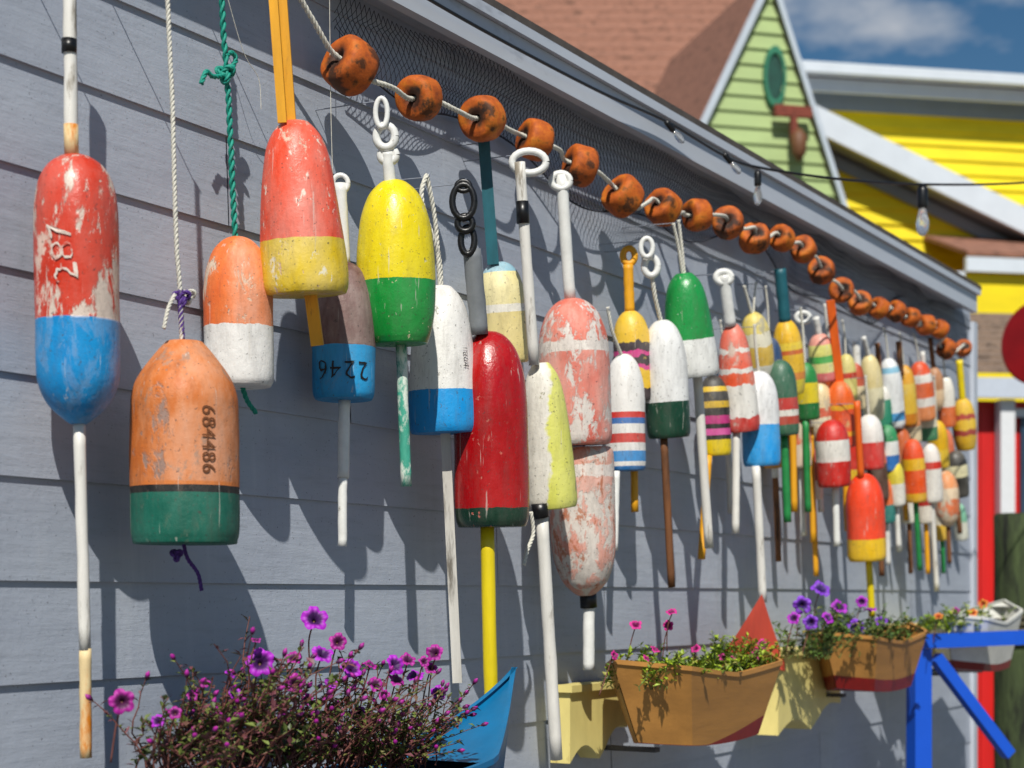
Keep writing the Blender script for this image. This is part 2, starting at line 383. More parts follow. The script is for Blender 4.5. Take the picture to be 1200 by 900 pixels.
buoy('glossy yellow buoy with green lower half hung from a white swivel',(461,211,467,404),92,'egg',[(0,'e4d000'),(.62,'069038')],o=.06,
  sticks=[(454,178,457,215,14,'whitep'),(470,404,476,570,13,'tealw')],rings=[(447,132,7,17,3.2,'whitep'),(452,160,11,13,5,'whitep'),(455,182,9,8,5,'whitep')],wear=.65,wcol='e6e0b0',ws=26,rough=.28,dirt=.35,fade=.06)
buoy('white dome-shaped buoy with blue base band hung from a doubled white rope',(516,335,521,508),84,'flare',[(0,'e0deda'),(.71,'0090d4')],o=.02,
  sticks=[(522,508,536,800,14,'greywood',1)],ropes=[([(500,205),(510,260),(516,338)],.0045,'ropew'),([(500,205),(494,225),(498,250),(514,300),(517,338)],.0045,'ropew')],
  wear=.63,wcol='a8a49a',ws=30,clean=.7,text=[('1804',.018,.5,.75,-math.pi/2,M['tk'],'painted_number',.15)],rough=.42)
buoy('tall glossy deep red buoy with dark green rim on a bright yellow spindle',(573,389,577,618),88,'bullet',[(0,'a8060c'),(.9,'0c3424')],o=.075,
  sticks=[(553,292,562,392,22,'grey'),(571,618,577,890,17,'yel')],rings=[(543,236,13,20,4,'black'),(545,262,9,9,4,'black'),(548,282,8,16,4,'black'),(543,218,8,6,3,'black')],wear=.68,wcol='d07060',ws=26,rough=.22,dirt=.4,fade=.03)
buoy('small cream buoy with pale blue cap on a teal handle, behind the tall red buoy',(585,307,594,426),56,'bullet',[(0,'8fb6c4'),(.1,'e6daa0'),(.42,'e8e4d8'),(.5,'e2d08a')],o=.0,
  sticks=[(567,165,578,310,17,'teal',1)],wear=.63,wcol='cfc8b4',rough=.45)
buoy('buoy painted white on the left and pale yellow on the right, on a white spindle',(634,425,647,595),62,'flare',[(0,'e0dcd0')],o=.085,split=(-.008,'d6d664'),
  sticks=[(609,190,626,428,13,'white'),(635,603,652,890,15,'white')],tapes=[(612,236,613,262,15,'black'),(632,590,634,606,20,'black')],rings=[(620,190,20,13,4.5,'whitep')],
  ropes=[([(622,600),(625,625),(618,645),(614,662)],.004,'ropew')],wear=.6,wcol='b8b490',rough=.5)
buoy('pink and white peeling buoy directly above the long pale rust-pink one',(670,350,676,522),84,'bullet',[(0,'dc7460'),(.3,'e0d8d0'),(.37,'dc8474'),(.78,'d87464')],o=.02,
  sticks=[(658,205,668,352,14,'whitep')],rings=[(657,212,11,9,4,'whitep')],wear=.515,wcol='e6dcd4',ws=46,edge=.05,rough=.5,fade=.4)
buoy('long pale rust-pink buoy with flat top and round bottom, below the pink peeling one',(681,524,686,698),77,'inv',[(0,'d4907c'),(.12,'dcd0c8'),(.2,'d89c8c')],o=.02,
  sticks=[(690,708,690,785,14,'whitep')],tapes=[(689,694,690,712,20,'black')],wear=.5,wcol='e2d8ce',ws=40,wear2=(.58,'b0643c',30),edge=.06,rough=.55,fade=.4)
buoy('white buoy with red and blue stripes round its lower half',(731,415,734,552),47,'bullet',[(0,'e2e0dc'),(.5,'c81c10'),(.55,'1464ac'),(.6,'e2e0dc'),(.68,'c81c10'),(.76,'e2e0dc'),(.83,'1a88cc'),(.92,'e2e0dc'),(.96,'1a74b8')],o=.03,
  sticks=[(722,552,720,645,9,'whitep'),(742,470,744,600,9,'oyel')],ropes=[([(712,360),(718,390),(729,418)],.004,'ropew')],wear=.67,wcol='b0a898',edge=.006,rough=.4)
buoy('yellow buoy with black and magenta squiggle bands, hung by an orange looped handle',(738,364,745,470),44,'bullet',[(0,'e4b80c'),(.34,'2a1624'),(.44,'d02c84'),(.5,'2a1624'),(.6,'d02c84'),(.66,'e4b80c'),(.88,'2a1624')],o=.01,
  sticks=[(736,310,738,366,12,'oyel')],rings=[(737,300,7,9,4,'oyel')],wear=.66,wcol='c8b060',edge=.16)
buoy('white buoy with dark green base on a long brown wooden spindle',(776,375,784,513),52,'bullet',[(0,'e4e4e2'),(.69,'06402c')],o=.06,
  sticks=[(778,513,787,688,9,'brown')],rings=[(758,290,7,11,3,'whitep'),(763,312,8,11,4,'whitep')],ropes=[([(764,322),(768,350),(775,378)],.005,'ropew')],wear=.66,wcol='a8a8a0',rough=.35,fade=.03)
buoy('bright green buoy with white lower third, hung from white cords',(801,320,812,441),62,'flare',[(0,'048a3c'),(.63,'e4e4e0')],o=.07,
  sticks=[(817,440,831,642,11,'white')],ropes=[([(789,262),(795,290),(800,322)],.004,'ropew'),([(795,258),(799,290),(802,322)],.004,'ropew')],wear=.68,wcol='cfd8cc',rough=.3,fade=.03)
buoy('small black buoy ringed with yellow and magenta stripes',(835,440,839,534),37,'bullet',[(0,'1c1a18'),(.14,'e0b80c'),(.2,'1c1a18'),(.32,'d0a80c'),(.4,'1c1a18'),(.5,'c02c7c'),(.6,'1c1a18'),(.66,'d858a0'),(.74,'1c1a18'),(.8,'e0c40c')],o=.03,
  sticks=[(830,534,822,655,9,'oyel')],wear=.66,wcol='a09068',edge=.02)
buoy('coral and white buoy with red lower rim on a white pipe handle',(858,380,868,505),46,'flare',[(0,'e04c24'),(.22,'e0dad2'),(.26,'e04c24'),(.4,'e0dad2'),(.45,'e05c34'),(.56,'e2dfd8'),(.86,'cc2014')],o=.05,
  sticks=[(848,322,856,382,14,'whitep'),(863,505,862,625,9,'white')],rings=[(848,325,9,7,4,'whitep')],wear=.57,wcol='e2c8b8',edge=.1,fade=.3)
buoy('white buoy with sky blue lower half on a long white spindle above the pennant',(889,435,893,546),44,'bullet',[(0,'e2e2e2'),(.56,'209ce0')],o=.08,
  sticks=[(886,546,894,706,10,'white')],ropes=[([(884,380),(886,410),(889,437)],.004,'ropew')],wear=.66,wcol='b8c0c4',rough=.4)
buoy('cream and yellow mottled buoy above the white and sky blue one',(882,366,892,442),36,'egg',[(0,'dcc868'),(.3,'e2dcc4'),(.5,'dcb850'),(.8,'dcd8c8')],o=.0,
  ropes=[([(872,335),(876,350),(881,368)],.004,'ropew'),([(886,330),(884,350),(883,368)],.003,'ropew')],wear=.58,wcol='c0b898',edge=.1)
buoy('dark green buoy with red and white band near its base',(914,422,919,510),36,'bullet',[(0,'06583c'),(.5,'bc1c10'),(.66,'dcd8cc'),(.74,'b03010'),(.85,'0c5c3c')],o=.05,
  sticks=[(919,510,923,612,9,'green')],wear=.65,wcol='8aa898')
buoy('yellow buoy with orange rings hanging from a dark handle',(920,374,928,462),36,'egg',[(0,'e4b408'),(.3,'e8c830'),(.4,'cc6010'),(.46,'e4b408'),(.7,'dc8418'),(.8,'dcc818')],o=.02,
  sticks=[(914,315,920,378,14,'teal'),(928,462,931,600,8,'oyel')],wear=.64,wcol='dcc890')
buoy('slim green and yellow buoy beside the dark green one',(943,425,947,492),28,'bullet',[(0,'2c8a44'),(.35,'dcc828'),(.7,'1c7438')],o=.03,sticks=[(944,492,947,600,8,'green'),(950,500,953,636,7,'oyel')],
  ropes=[([(938,360),(941,390),(943,427)],.004,'ropew')],wear=.62,wcol='c8c8a0')
buoy('small buoy banded pink, green and pale yellow',(960,391,965,447),30,'bullet',[(0,'e49888'),(.22,'dcd87c'),(.45,'54b058'),(.6,'e0dc94'),(.8,'dc7070')],o=.01,
  sticks=[(956,372,960,394,8,'whitep')],rings=[(941,372,8,6,3,'whitep')],wear=.65,wcol='d8d0c0')
buoy('cream buoy with faded red patches under the pink and green banded one',(961,447,964,523),27,'round',[(0,'dcc89c'),(.4,'cc5838'),(.55,'dcd0b0'),(.85,'bc4028')],o=.01,wear=.55,wcol='d8c8a8',edge=.1,
  sticks=[(959,523,962,600,7,'whitep')])
buoy('bright orange and yellow buoy on an orange plank handle',(983,447,988,524),34,'bullet',[(0,'e4640c'),(.35,'e4a80c'),(.42,'e04c0c'),(.75,'e4a010'),(.82,'dc3c0c')],o=.05,
  sticks=[(973,352,984,450,12,'orange',1),(990,524,994,622,9,'oyel')],wear=.6,wcol='e8b880',edge=.06)
buoy('stubby buoy with red top, white waist and red base',(974,492,978,570),40,'bullet',[(0,'c81c10'),(.3,'e0dcd4'),(.55,'e4dcd4'),(.62,'c81c10')],o=.09,wear=.66,wcol='d8a898',
  sticks=[(979,570,981,640,8,'whitep')])
buoy('large vivid orange buoy with yellow base hanging low on a yellow spindle',(1012,555,1016,657),45,'bullet',[(0,'ec3c04'),(.74,'e4b808')],o=.1,
  sticks=[(1004,470,1009,560,8,'orange'),(1018,657,1022,722,8,'yel')],wear=.65,wcol='e89868',rough=.32,fade=.08)
buoy('small white buoy with bright red base between two cream ones',(1018,486,1021,550),32,'bullet',[(0,'e0dcd6'),(.5,'cc1c14')],o=.04,wear=.66,wcol='c8b8a8',
  ropes=[([(1014,440),(1016,465),(1018,488)],.004,'ropew')])
buoy('plain cream buoy on a white pipe handle',(1018,415,1025,492),27,'egg',[(0,'dccc94'),(.5,'e0d8b4')],o=.0,sticks=[(1003,400,1006,455,9,'whitep'),(1012,395,1018,418,6,'whitep')],wear=.64,wcol='b8ac84')
buoy('white buoy with pale blue stripe at its foot',(1041,420,1048,500),27,'bullet',[(0,'e0e2e2'),(.12,'7cb8d4'),(.2,'e2e4e4'),(.78,'2c94d0'),(.9,'dce0e0')],o=.01,sticks=[(1047,560,1054,646,7,'whitep')],
  ropes=[([(1036,385),(1039,402),(1041,422)],.003,'ropew')],wear=.67,wcol='b8bcbc')
buoy('small green, white and blue striped buoy',(1039,498,1042,552),25,'bullet',[(0,'148a50'),(.35,'e0e0dc'),(.65,'1c6cb4')],o=.04,wear=.65,wcol='c8d0c8',sticks=[(1041,552,1043,600,6,'brown')])
buoy('mustard yellow slim buoy hung by a thin line',(1059,428,1064,498),24,'bullet',[(0,'d89c18'),(.3,'dcb840'),(.8,'cc8418')],o=.02,ropes=[([(1054,390),(1057,410),(1059,430)],.003,'ropew')],wear=.6,wcol='dcc890',
  sticks=[(1053,400,1056,440,7,'brown')])
buoy('orange-brown buoy with green foot below the mustard one',(1055,502,1059,556),24,'bullet',[(0,'bc5818'),(.6,'cc7028'),(.85,'2a7a48')],o=.03,wear=.6,wcol='d8a878',sticks=[(1059,556,1062,610,6,'oyel')])
buoy('orange and white banded buoy hung high near the far end',(1077,424,1083,492),28,'bullet',[(0,'dc4c14'),(.2,'e0dcd4'),(.34,'dc5c1c'),(.6,'e0dcd4'),(.75,'dc8040')],o=.02,ropes=[([(1070,390),(1074,405),(1077,426)],.003,'ropew')],wear=.62,wcol='dcc0a8')
buoy('orange buoy with yellow waist band hung low beside the vivid orange one',(1069,515,1073,588),27,'bullet',[(0,'e44c0c'),(.3,'e4b418'),(.48,'e4540c'),(.85,'dca818')],o=.07,sticks=[(1073,588,1078,668,6,'green')],wear=.62,wcol='e0b888')
buoy('white buoy with red ring near the far end of the wall',(1089,520,1093,588),25,'bullet',[(0,'e0d8d0'),(.3,'cc240c'),(.42,'e0dcd4')],o=.05,sticks=[(1092,588,1098,692,6,'white')],wear=.64,wcol='c0b0a0')
buoy('plain yellow buoy near the far end of the wall',(1097,493,1101,548),24,'bullet',[(0,'e0b414'),(.6,'e4c438')],o=.02,ropes=[([(1094,440),(1096,465),(1097,495)],.003,'ropew')],wear=.63,wcol='e0d0a0')
buoy('round-ended peach and cream mottled buoy hanging lowest near the far corner',(1108,552,1111,617),28,'round',[(0,'dc9058'),(.3,'e0c8a8'),(.5,'d86c34'),(.8,'dcc0a0')],o=.06,wear=.53,wcol='e0d0b8',edge=.12,sticks=[(1111,617,1113,660,5,'brown')])
buoy('yellow and dark red patterned buoy on a yellow handle at the far corner',(1128,466,1132,527),27,'egg',[(0,'dcb010'),(.3,'ac2810'),(.4,'e0b818'),(.6,'9c2010'),(.7,'dcb010')],o=.05,sticks=[(1124,422,1128,470,8,'yel')],wear=.64,wcol='dcc890',edge=.16)
buoy('black buoy with cream band at the far corner',(1118,528,1122,582),28,'bullet',[(0,'1a1c18'),(.3,'dcd4a8'),(.55,'1c1c16')],o=.03,sticks=[(1121,582,1125,625,6,'brown')],wear=.66,wcol='908a70')
buoy('small orange-red buoy with cream base tucked left of the plain cream one',(1001,425,1004,480),22,'bullet',[(0,'bc4c28'),(.5,'d8c8a0')],o=.0,wear=.59,wcol='d8b898',sticks=[(1000,480,1003,560,6,'oyel')])
def small(label,x,y0,y1,w,bands,prof='bullet',o=.02,up=None,dn=None,**kw):
    st=[]; rp=[]
    if up:
        if up[1]=='rope': rp.append(([(x-5,y0-up[0]),(x-2,y0-up[0]*.5),(x-1,y0+2)],.003,'ropew'))
        else: st.append((x-5,y0-up[0],x-1,y0+2,w*.28,up[1]))
    if dn: st.append((x+3,y1-2,x+3+dn[0]*.04,y1+dn[0],w*.27,dn[1]))
    kw.setdefault('wear',.62); kw.setdefault('wcol','d8ccb0')
    buoy(label,(x-1,y0,x+3,y1),w,prof,bands,o=o,sticks=st,ropes=rp,**kw)
small('navy blue and white buoy behind the yellow one with orange rings',902,395,470,30,[(0,'18406c'),(.4,'e0dcd4'),(.7,'18406c')],o=-.005,up=(60,'rope'),dn=(90,'white'))
small('faded salmon buoy between the dark green and red-topped ones',936,478,548,28,[(0,'d87858'),(.6,'dcc8b4')],o=.0,dn=(80,'whitep'),wear=.54)
small('red buoy with yellow foot under the orange plank buoy',997,505,568,26,[(0,'c42410'),(.7,'dcb418')],o=.03,dn=(80,'oyel'))
small('sea green buoy with white cap below the pale blue striped one',1033,452,505,22,[(0,'e0dcd4'),(.3,'1c8868')],o=-.005,up=(50,'brown'))
small('dark brown buoy with orange tip behind the vivid orange one',1027,520,585,24,[(0,'d86018'),(.35,'4c2c1c')],o=.02,dn=(90,'brown'))
small('lemon and white buoy under the mustard one',1048,540,592,22,[(0,'e0cc30'),(.5,'e0dcd0')],o=.06,dn=(50,'white'))
small('pale orange buoy over the yellow-waisted orange one',1067,470,518,21,[(0,'dc8848'),(.6,'dcc8a0')],o=.03,up=(40,'rope'))
small('ivory buoy with green foot near the far end',1086,462,516,21,[(0,'dcd4b8'),(.7,'1c7848')],o=.03,up=(50,'white'))
small('crimson buoy with white foot near the far end',1082,560,612,21,[(0,'b4180c'),(.6,'e0d8cc')],o=.03,dn=(60,'oyel'))
small('tan round-ended buoy high near the far end',1095,430,482,20,[(0,'b8845c'),(.5,'dcc09c')],'round',o=.0,up=(34,'brown'))
small('white buoy with orange foot high near the far corner',1108,440,500,20,[(0,'e0dcd0'),(.6,'d8641c')],o=.02,up=(30,'rope'))
small('orange buoy with black foot near the far corner',1107,502,552,20,[(0,'dc5c14'),(.7,'1c1814')],o=.01,dn=(40,'oyel'))
small('cream buoy with yellow foot low at the far corner',1101,585,632,19,[(0,'dcd4c0'),(.6,'dcb020')],o=.0,dn=(40,'green'))
small('tiny mint green buoy low by the far corner',1124,590,632,17,[(0,'7cc0a0'),(.5,'d8d8c8')],o=.0)
small('pale blue and rust buoy behind the coral and white one',849,425,492,28,[(0,'88b4c8'),(.5,'b86038'),(.75,'d8d0c0')],o=-.008,up=(50,'rope'),dn=(110,'white'))
small('ochre buoy with white ring behind the dark green and red one',905,480,548,26,[(0,'c88420'),(.45,'e0dcd0'),(.58,'c88420')],o=-.005,dn=(110,'brown'))
small('dark red buoy with pale foot beside the salmon one',950,520,585,24,[(0,'9c1c14'),(.65,'dcd0bc')],o=.01,dn=(90,'oyel'))
small('orange buoy with white cap between the slim green and the plank-handled one',973,400,455,24,[(0,'e0dcd4'),(.3,'e05c18')],o=-.008,up=(45,'white'))
small('pale yellow buoy with red stripe behind the small orange-red one',992,415,468,21,[(0,'dcd080'),(.4,'c43018'),(.52,'dcd080')],o=-.01,up=(40,'rope'))
small('light green buoy with cream foot under the plain cream one',1010,498,548,21,[(0,'58a868'),(.6,'dcd4b4')],o=-.005,dn=(60,'white'))
small('orange and teal buoy beneath the small striped one',1036,558,612,22,[(0,'e06420'),(.6,'1c7c74')],o=.03,dn=(50,'white'))
small('white buoy with mustard cap between the low orange buoys',1062,560,612,20,[(0,'d8a020'),(.35,'e0dcd0')],o=.0,dn=(60,'brown'))
# pennant: flat triangular cloth
mb=MB(); off=.17; n=8; A=P(893,696,off); g=[]
for i in range(n+1):
    row=[]; a=A.lerp(P(850,762,off+.06),i/n); b=A.lerp(P(922,788,off-.05),i/n)
    for j in range(n+1):
        p=a.lerp(b,j/n)+Vector((0,-.004*math.sin(j/n*5+i*.4)*i/n,0)); row.append(mb.vert(p))
    g.append(row)
for i in range(n):
    for j in range(n): mb.face(g[i][j],g[i+1][j],g[i+1][j+1],g[i][j+1])
tag(mb.build('pennant',basic('orange_red_cloth','f4583c',.8,.08,20,.2),None,True),'orange-red triangular pennant at the foot of a long white spindle','flag')
# ---------- garland of floats ----------
def fmat(i):
    k=NT('brown_foam'); o=k.mapping(k.obj(),(1,1,1),(i*3.1,i*1.7,0)); n=k.noise(o,26,6,.7); n2=k.noise(o,13,5,.65)
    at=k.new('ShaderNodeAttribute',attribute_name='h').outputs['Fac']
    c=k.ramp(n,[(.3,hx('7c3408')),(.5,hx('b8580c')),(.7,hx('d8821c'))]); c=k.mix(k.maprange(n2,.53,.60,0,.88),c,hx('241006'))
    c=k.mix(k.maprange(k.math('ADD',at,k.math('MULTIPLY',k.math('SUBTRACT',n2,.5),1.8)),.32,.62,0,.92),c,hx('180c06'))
    k.setc(c); k.rough(.72); k.bump(k.noise(o,120,5,.75),.55,.002); return k.m
fm=[fmat(i) for i in range(4)]
FL=[(410,77,66),(491,115,54),(565,139,54),(627,164,48),(680,194,48),(730,230,49),(777,243,43),(817,252,38),(853,261,38),(884,279,37),(916,279,31),(941,292,31),(963,317,32),(986,340,30),(1008,355,28),(1030,361,25),(1050,365,25),(1067,372,23),(1085,381,24),(1101,386,22),(1109,409,24),(1129,408,20)]
ORD='first second third fourth fifth sixth seventh eighth ninth tenth eleventh twelfth thirteenth fourteenth fifteenth sixteenth seventeenth eighteenth nineteenth twentieth twenty-first last'.split()
FC=[]
for i,(x,y,w) in enumerate(FL):
    off=.085; c=P(x,y,off); r=w/2*T(x,off)/FP
    ax=(Vector((-.8,-.05,.12))+Vector((U(-.2,.2),U(-.35,.65),U(-.4,.45)))).normalized(); X=ax.orthogonal().normalized(); Y=ax.cross(X); FC.append((c,r,ax))
    m=MB(); N=36; K=28; g=[]
    for a in range(N):
        d=math.cos(2*math.pi*a/N)*X+math.sin(2*math.pi*a/N)*Y; row=[]
        for b in range(K):
            t=2*math.pi*b/K; cx=math.copysign(abs(math.cos(t))**.6,math.cos(t)); sx=math.copysign(abs(math.sin(t))**.62,math.sin(t))
            q=1+.05*noise.noise(d*1.5+Vector((i*5,t*.5,0)))+.02*noise.noise(d*5+Vector((i*5,t*2,0)))
            rad=.56+.43*cx
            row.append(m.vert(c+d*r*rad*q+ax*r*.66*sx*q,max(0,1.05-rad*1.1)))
        g.append(row)
    for a in range(N):
        for b in range(K): m.face(g[a][b],g[(a+1)%N][b],g[(a+1)%N][(b+1)%K],g[a][(b+1)%K])
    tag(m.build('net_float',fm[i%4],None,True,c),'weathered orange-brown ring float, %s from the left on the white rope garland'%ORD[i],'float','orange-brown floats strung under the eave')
m=MB(); pts=[P(330,-40,.08),P(376,40,.08)]
for i,(c,r,ax) in enumerate(FC):
    pts+=[c+ax*r*.9,c,c-ax*r*.9]
    if i<len(FC)-1:
        c2,r2,ax2=FC[i+1]; A=c-ax*r*.85; B=c2+ax2*r2*.85; pts.append(A.lerp(B,.5)+Vector((0,-.008,U(-.008,.012))))
rope(m,pts,.0048,3)
tag(m.build('garland_rope',M['ropew'],None,True),'knotted white rope threading the orange-brown floats along the eave','rope')
# ---------- fishing net ----------
m=MB(); xa=P(380,100).x; xb=P(1120,100).x; st=.0145; rows=12; n=int((xb-xa)/st)
def netp(i,j):
    X=xa+(i+(.5 if j%2 else 0))*st; d=.15+.035*math.sin(X*4.1)+.025*math.sin(X*9.7+1)
    zt=2.558; q=j/rows
    return Vector((X+.02*noise.noise(Vector((X*5,q*3,3))),-.028-.014*math.sin(X*7+q*3)-.015*(1-q),zt-d*q+.022*noise.noise(Vector((X*4,q*3,0)))))
for j in range(rows):
    for i in range(n):
        a=netp(i,j)
        for di in ((0,-1) if j%2==0 else (0,1)):
            m.tube([a,netp(i+di,j+1)],.0007,3,caps=False)
m.tube([netp(i*.5,rows) for i in range(2*n)],.0022,5)
tag(m.build('fishing_net',M['netm']),'dark fishing net draped below the eave behind the floats','net')
for lab,ps in (('thin clear fishing line hanging past the yellow and green buoy',[(386,-20),(388,140),(392,262)]),('thin fishing line curling beside the teal knot',[(262,-20),(285,60),(303,92),(306,128)])):
    m=MB(); m.tube(cr([P(x,y,.06) for x,y in ps],6),.0006,4); tag(m.build('fishing_line',M['ropew']),lab,'fishing line')
# ---------- planters ----------
def planter(label,x0,y0,x1,y1,ymid,depth,off,W,cm,cb,cr_,e=1.6,kk=2.2,rake=.22,st0=.74,deck=.6,side_only=False):
    A=P(x0,y0,off);B=P(x1,y1,off); xm=(x0+x1)/2; mz=P(xm,ymid,off+W).z; L=(B.x-A.x)/2; cx=(A.x+B.x)/2
    root=thing('boat_planter',(cx,-off,mz-depth),label,'planter','boat shaped flower planters on the wall')
    NS=40; hull=MB(); stripe=MB()
    def pt(s,side,q):
        zr=mz+((A.z-mz) if s<0 else (B.z-mz))*abs(s)**e
        w=W*max(.012,min(1,(1-abs(s))*kk)); xs=cx+s*L*(1-rake*q)
        return Vector((xs,-off+side*w*(1-.3*q),zr+(mz-depth+.02*s*s-zr)*q))
    def sf(s): return 1-(1-st0)*(max(.02,min(1,(s+.35)/.9)) if side_only else 1)
    for side in (-1,1):
        for mbx,hi in ((hull,0),(stripe,1)):
            g=[]
            for j in range(3):
                row=[]
                for i in range(NS+1):
                    s=-1+2*i/NS; k0=sf(s); q=(k0*j/2) if not hi else k0+(1-k0)*j/2
                    row.append(mbx.vert(pt(s,side,q)))
                g.append(row)
            for j in range(2):
                for i in range(NS):
                    f=(g[j][i],g[j][i+1],g[j+1][i+1],g[j+1][i]); mbx.face(*(f if side>0 else f[::-1]))
    bt=[[stripe.vert(pt(-1+2*i/NS,sd,1)) for i in range(NS+1)] for sd in (-1,1)]
    for i in range(NS): stripe.face(bt[0][i],bt[0][i+1],bt[1][i+1],bt[1][i])
    hl=hull.build('hull',cm,root,False); stripe.build('bottom_stripe',cb,root,False)
    g=MB()
    for sd in (-1,1):
        for i in range(NS):
            a,b=-1+2*i/NS,-1+2*(i+1)/NS; p0,p1=pt(a,sd,0),pt(b,sd,0); iv=Vector((0,-sd*.008,0)); u=Vector((0,0,.005)); o_=Vector((0,sd*.002,0))
            g.quad(p0+u+o_,p1+u+o_,p1+u+iv,p0+u+iv); g.quad(p0+o_-u,p1+o_-u,p1+u+o_,p0+u+o_)
    g.build('gunwale',cr_,hl,False)
    for sgn in (-1,1):
        dk=MB()
        for i in range(NS):
            a,b=-1+2*i/NS,-1+2*(i+1)/NS
            if sgn*(a+b)/2>deck: dk.quad(pt(a,-.97,.03),pt(b,-.97,.03),pt(b,.97,.03),pt(a,.97,.03))
        dk.build('foredeck',cm,root)
    so=MB()
    for i in range(NS):
        a,b=-1+2*i/NS,-1+2*(i+1)/NS
        if abs((a+b)/2)<=deck+.05: so.quad(pt(a,-1,.25),pt(b,-1,.25),pt(b,1,.25),pt(a,1,.25))
    so.build('soil',M['soil'],root)
    for s in (-.5,.5):
        br=MB(); X=cx+s*L*.8; br.box((X-.012,-off+.02,mz-depth-.012),(.024,0,0),(0,off-.024,0),(0,0,.01)); br.build('bracket',M['metal'],root)
    return root
M['soil']=basic('soil','2a1e16',.95,.4,60,.8)
tan=basic('ochre_wood_paint','b07c3c',.55,.2,14,.4,(.15,1,1),'6a4420',.6); dred=basic('dark_red_paint','80100e',.45,.2,18,.2); blu=basic('deep_blue_paint','046494',.42,.15,18,.25,(.3,1,1),'08304c',.66)
pale=basic('pale_yellow_paint','dccc80',.5,.12,12,.25,(1,1,.4),'9a8448',.65); wht=basic('offwhite_paint','d0d0c8',.5,.12,16,.2)
planter('deep blue boat-shaped planter with raised pointed bow, lowest left',160,912,603,785,935,.13,.20,.12,blu,dred,blu,e=3.0,kk=1.9,rake=.12,deck=.45)
planter('ochre boat-shaped planter with dark red bottom beside the pennant',717,775,902,766,796,.155,.20,.10,tan,dred,tan,e=1.2,kk=2.6,rake=.28,st0=.74,deck=.85,side_only=True)
planter('smaller ochre boat-shaped planter with dark red bottom, second from the far end',964,742,1067,731,756,.14,.20,.10,tan,dred,tan,e=1.3,kk=2.6,rake=.28,st0=.76,deck=.85)
planter('off-white boat-shaped planter nearest the far corner',1106,720,1177,704,732,.16,.26,.10,wht,dred,wht,e=1.3,kk=2.6,rake=.28,st0=.85,deck=.85)
def bracket(label,x0,x1,yt,yb,off0,off1):
    a=P(x0,yt,off1); b=P(x1,yt,off1); zt=a.z; zb=P(x0,yb,off1).z; m=MB(); n=16; pf=[]
    for i in range(n+1):
        q=i/n; pf.append((a.x+(b.x-a.x)*q, zb+ (.035*abs(math.sin(q*math.pi*2))+(.06*max(0,q-.6)/.4))))
    for (xA,zA),(xB,zB) in zip(pf,pf[1:]):
        m.quad((xA,-off1,zA),(xB,-off1,zB),(xB,-off1,zt),(xA,-off1,zt)); m.quad((xA,-off0,zA),(xA,-off0,zt),(xB,-off0,zt),(xB,-off0,zB))
        m.quad((xA,-off1,zA),(xA,-off0,zA),(xB,-off0,zB),(xB,-off1,zB)); m.quad((xA,-off1,zt),(xB,-off1,zt),(xB,-off0,zt),(xA,-off0,zt))
    m.quad((a.x,-off1,pf[0][1]),(a.x,-off1,zt),(a.x,-off0,zt),(a.x,-off0,pf[0][1])); m.quad((b.x,-off1,pf[-1][1]),(b.x,-off0,pf[-1][1]),(b.x,-off0,zt),(b.x,-off1,zt))
    root=thing('scalloped_shelf',(a.x,-off0,zb),label,'shelf','pale yellow scalloped shelves under the planters'); m.build('box_front',pale,root)
    t=MB(); t.box((a.x-.01,-off1-.01,zt+.001),(b.x-a.x+.02,0,0),(0,off1-off0+.01,0),(0,0,.015)); t.build('top_board',pale,root)
bracket('pale yellow scalloped shelf just left of the ochre planter by the pennant',668,735,812,895,.012,.06)
bracket('large pale yellow scalloped shelf between the two ochre planters',912,985,770,862,.012,.13)
bracket('small pale yellow scalloped shelf behind the off-white planter',1062,1102,738,800,.012,.12)
# ---------- plants ----------
def leafmat(name,a,b,c='8a6a3c',t=.75):
    k=NT(name); isl=k.new('ShaderNodeNewGeometry').outputs['Random Per Island']
    k.setc(k.ramp(isl,[(0,hx(a)),(t,hx(b)),(t+.08,hx(c)),(1,hx(c))])); k.rough(.5); return k.m
L1=leafmat('olive_leaves','2e3a18','6c7a34','6c3c44',.62); L2=leafmat('bright_leaves','40681a','a0b428','8a8a3c',.85); L3=leafmat('dark_leaves','2a441a','5c7a30','8a7a3c',.85)
ST=basic('plant_stem','6e4038',.7,.3,60,.2); ST2=basic('green_plant_stem','5a6a2c',.7,.3,60,.2)
def flowmat(name,c,dk):
    k=NT(name); at=k.new('ShaderNodeAttribute',attribute_name='h').outputs['Fac']; n=k.noise(k.obj(),160,3,.6)
    k.setc(k.mix(k.maprange(n,.3,.8,0,.45),k.ramp(at,[(0,hx('d8c840')),(.1,hx(dk)),(.45,hx(dk)),(.75,hx(c)),(1,hx(c))]),hx(dk))); k.rough(.6); return k.m
FP1=flowmat('purple_petals','b01cc4','38084c'); FP2=flowmat('magenta_petals','ac1494','44083c'); FP3=flowmat('violet_petals','8438cc','2c0c58'); FP4=flowmat('orange_petals','e08a2c','a83c10'); FP5=flowmat('pink_petals','d01c8c','6c0848')
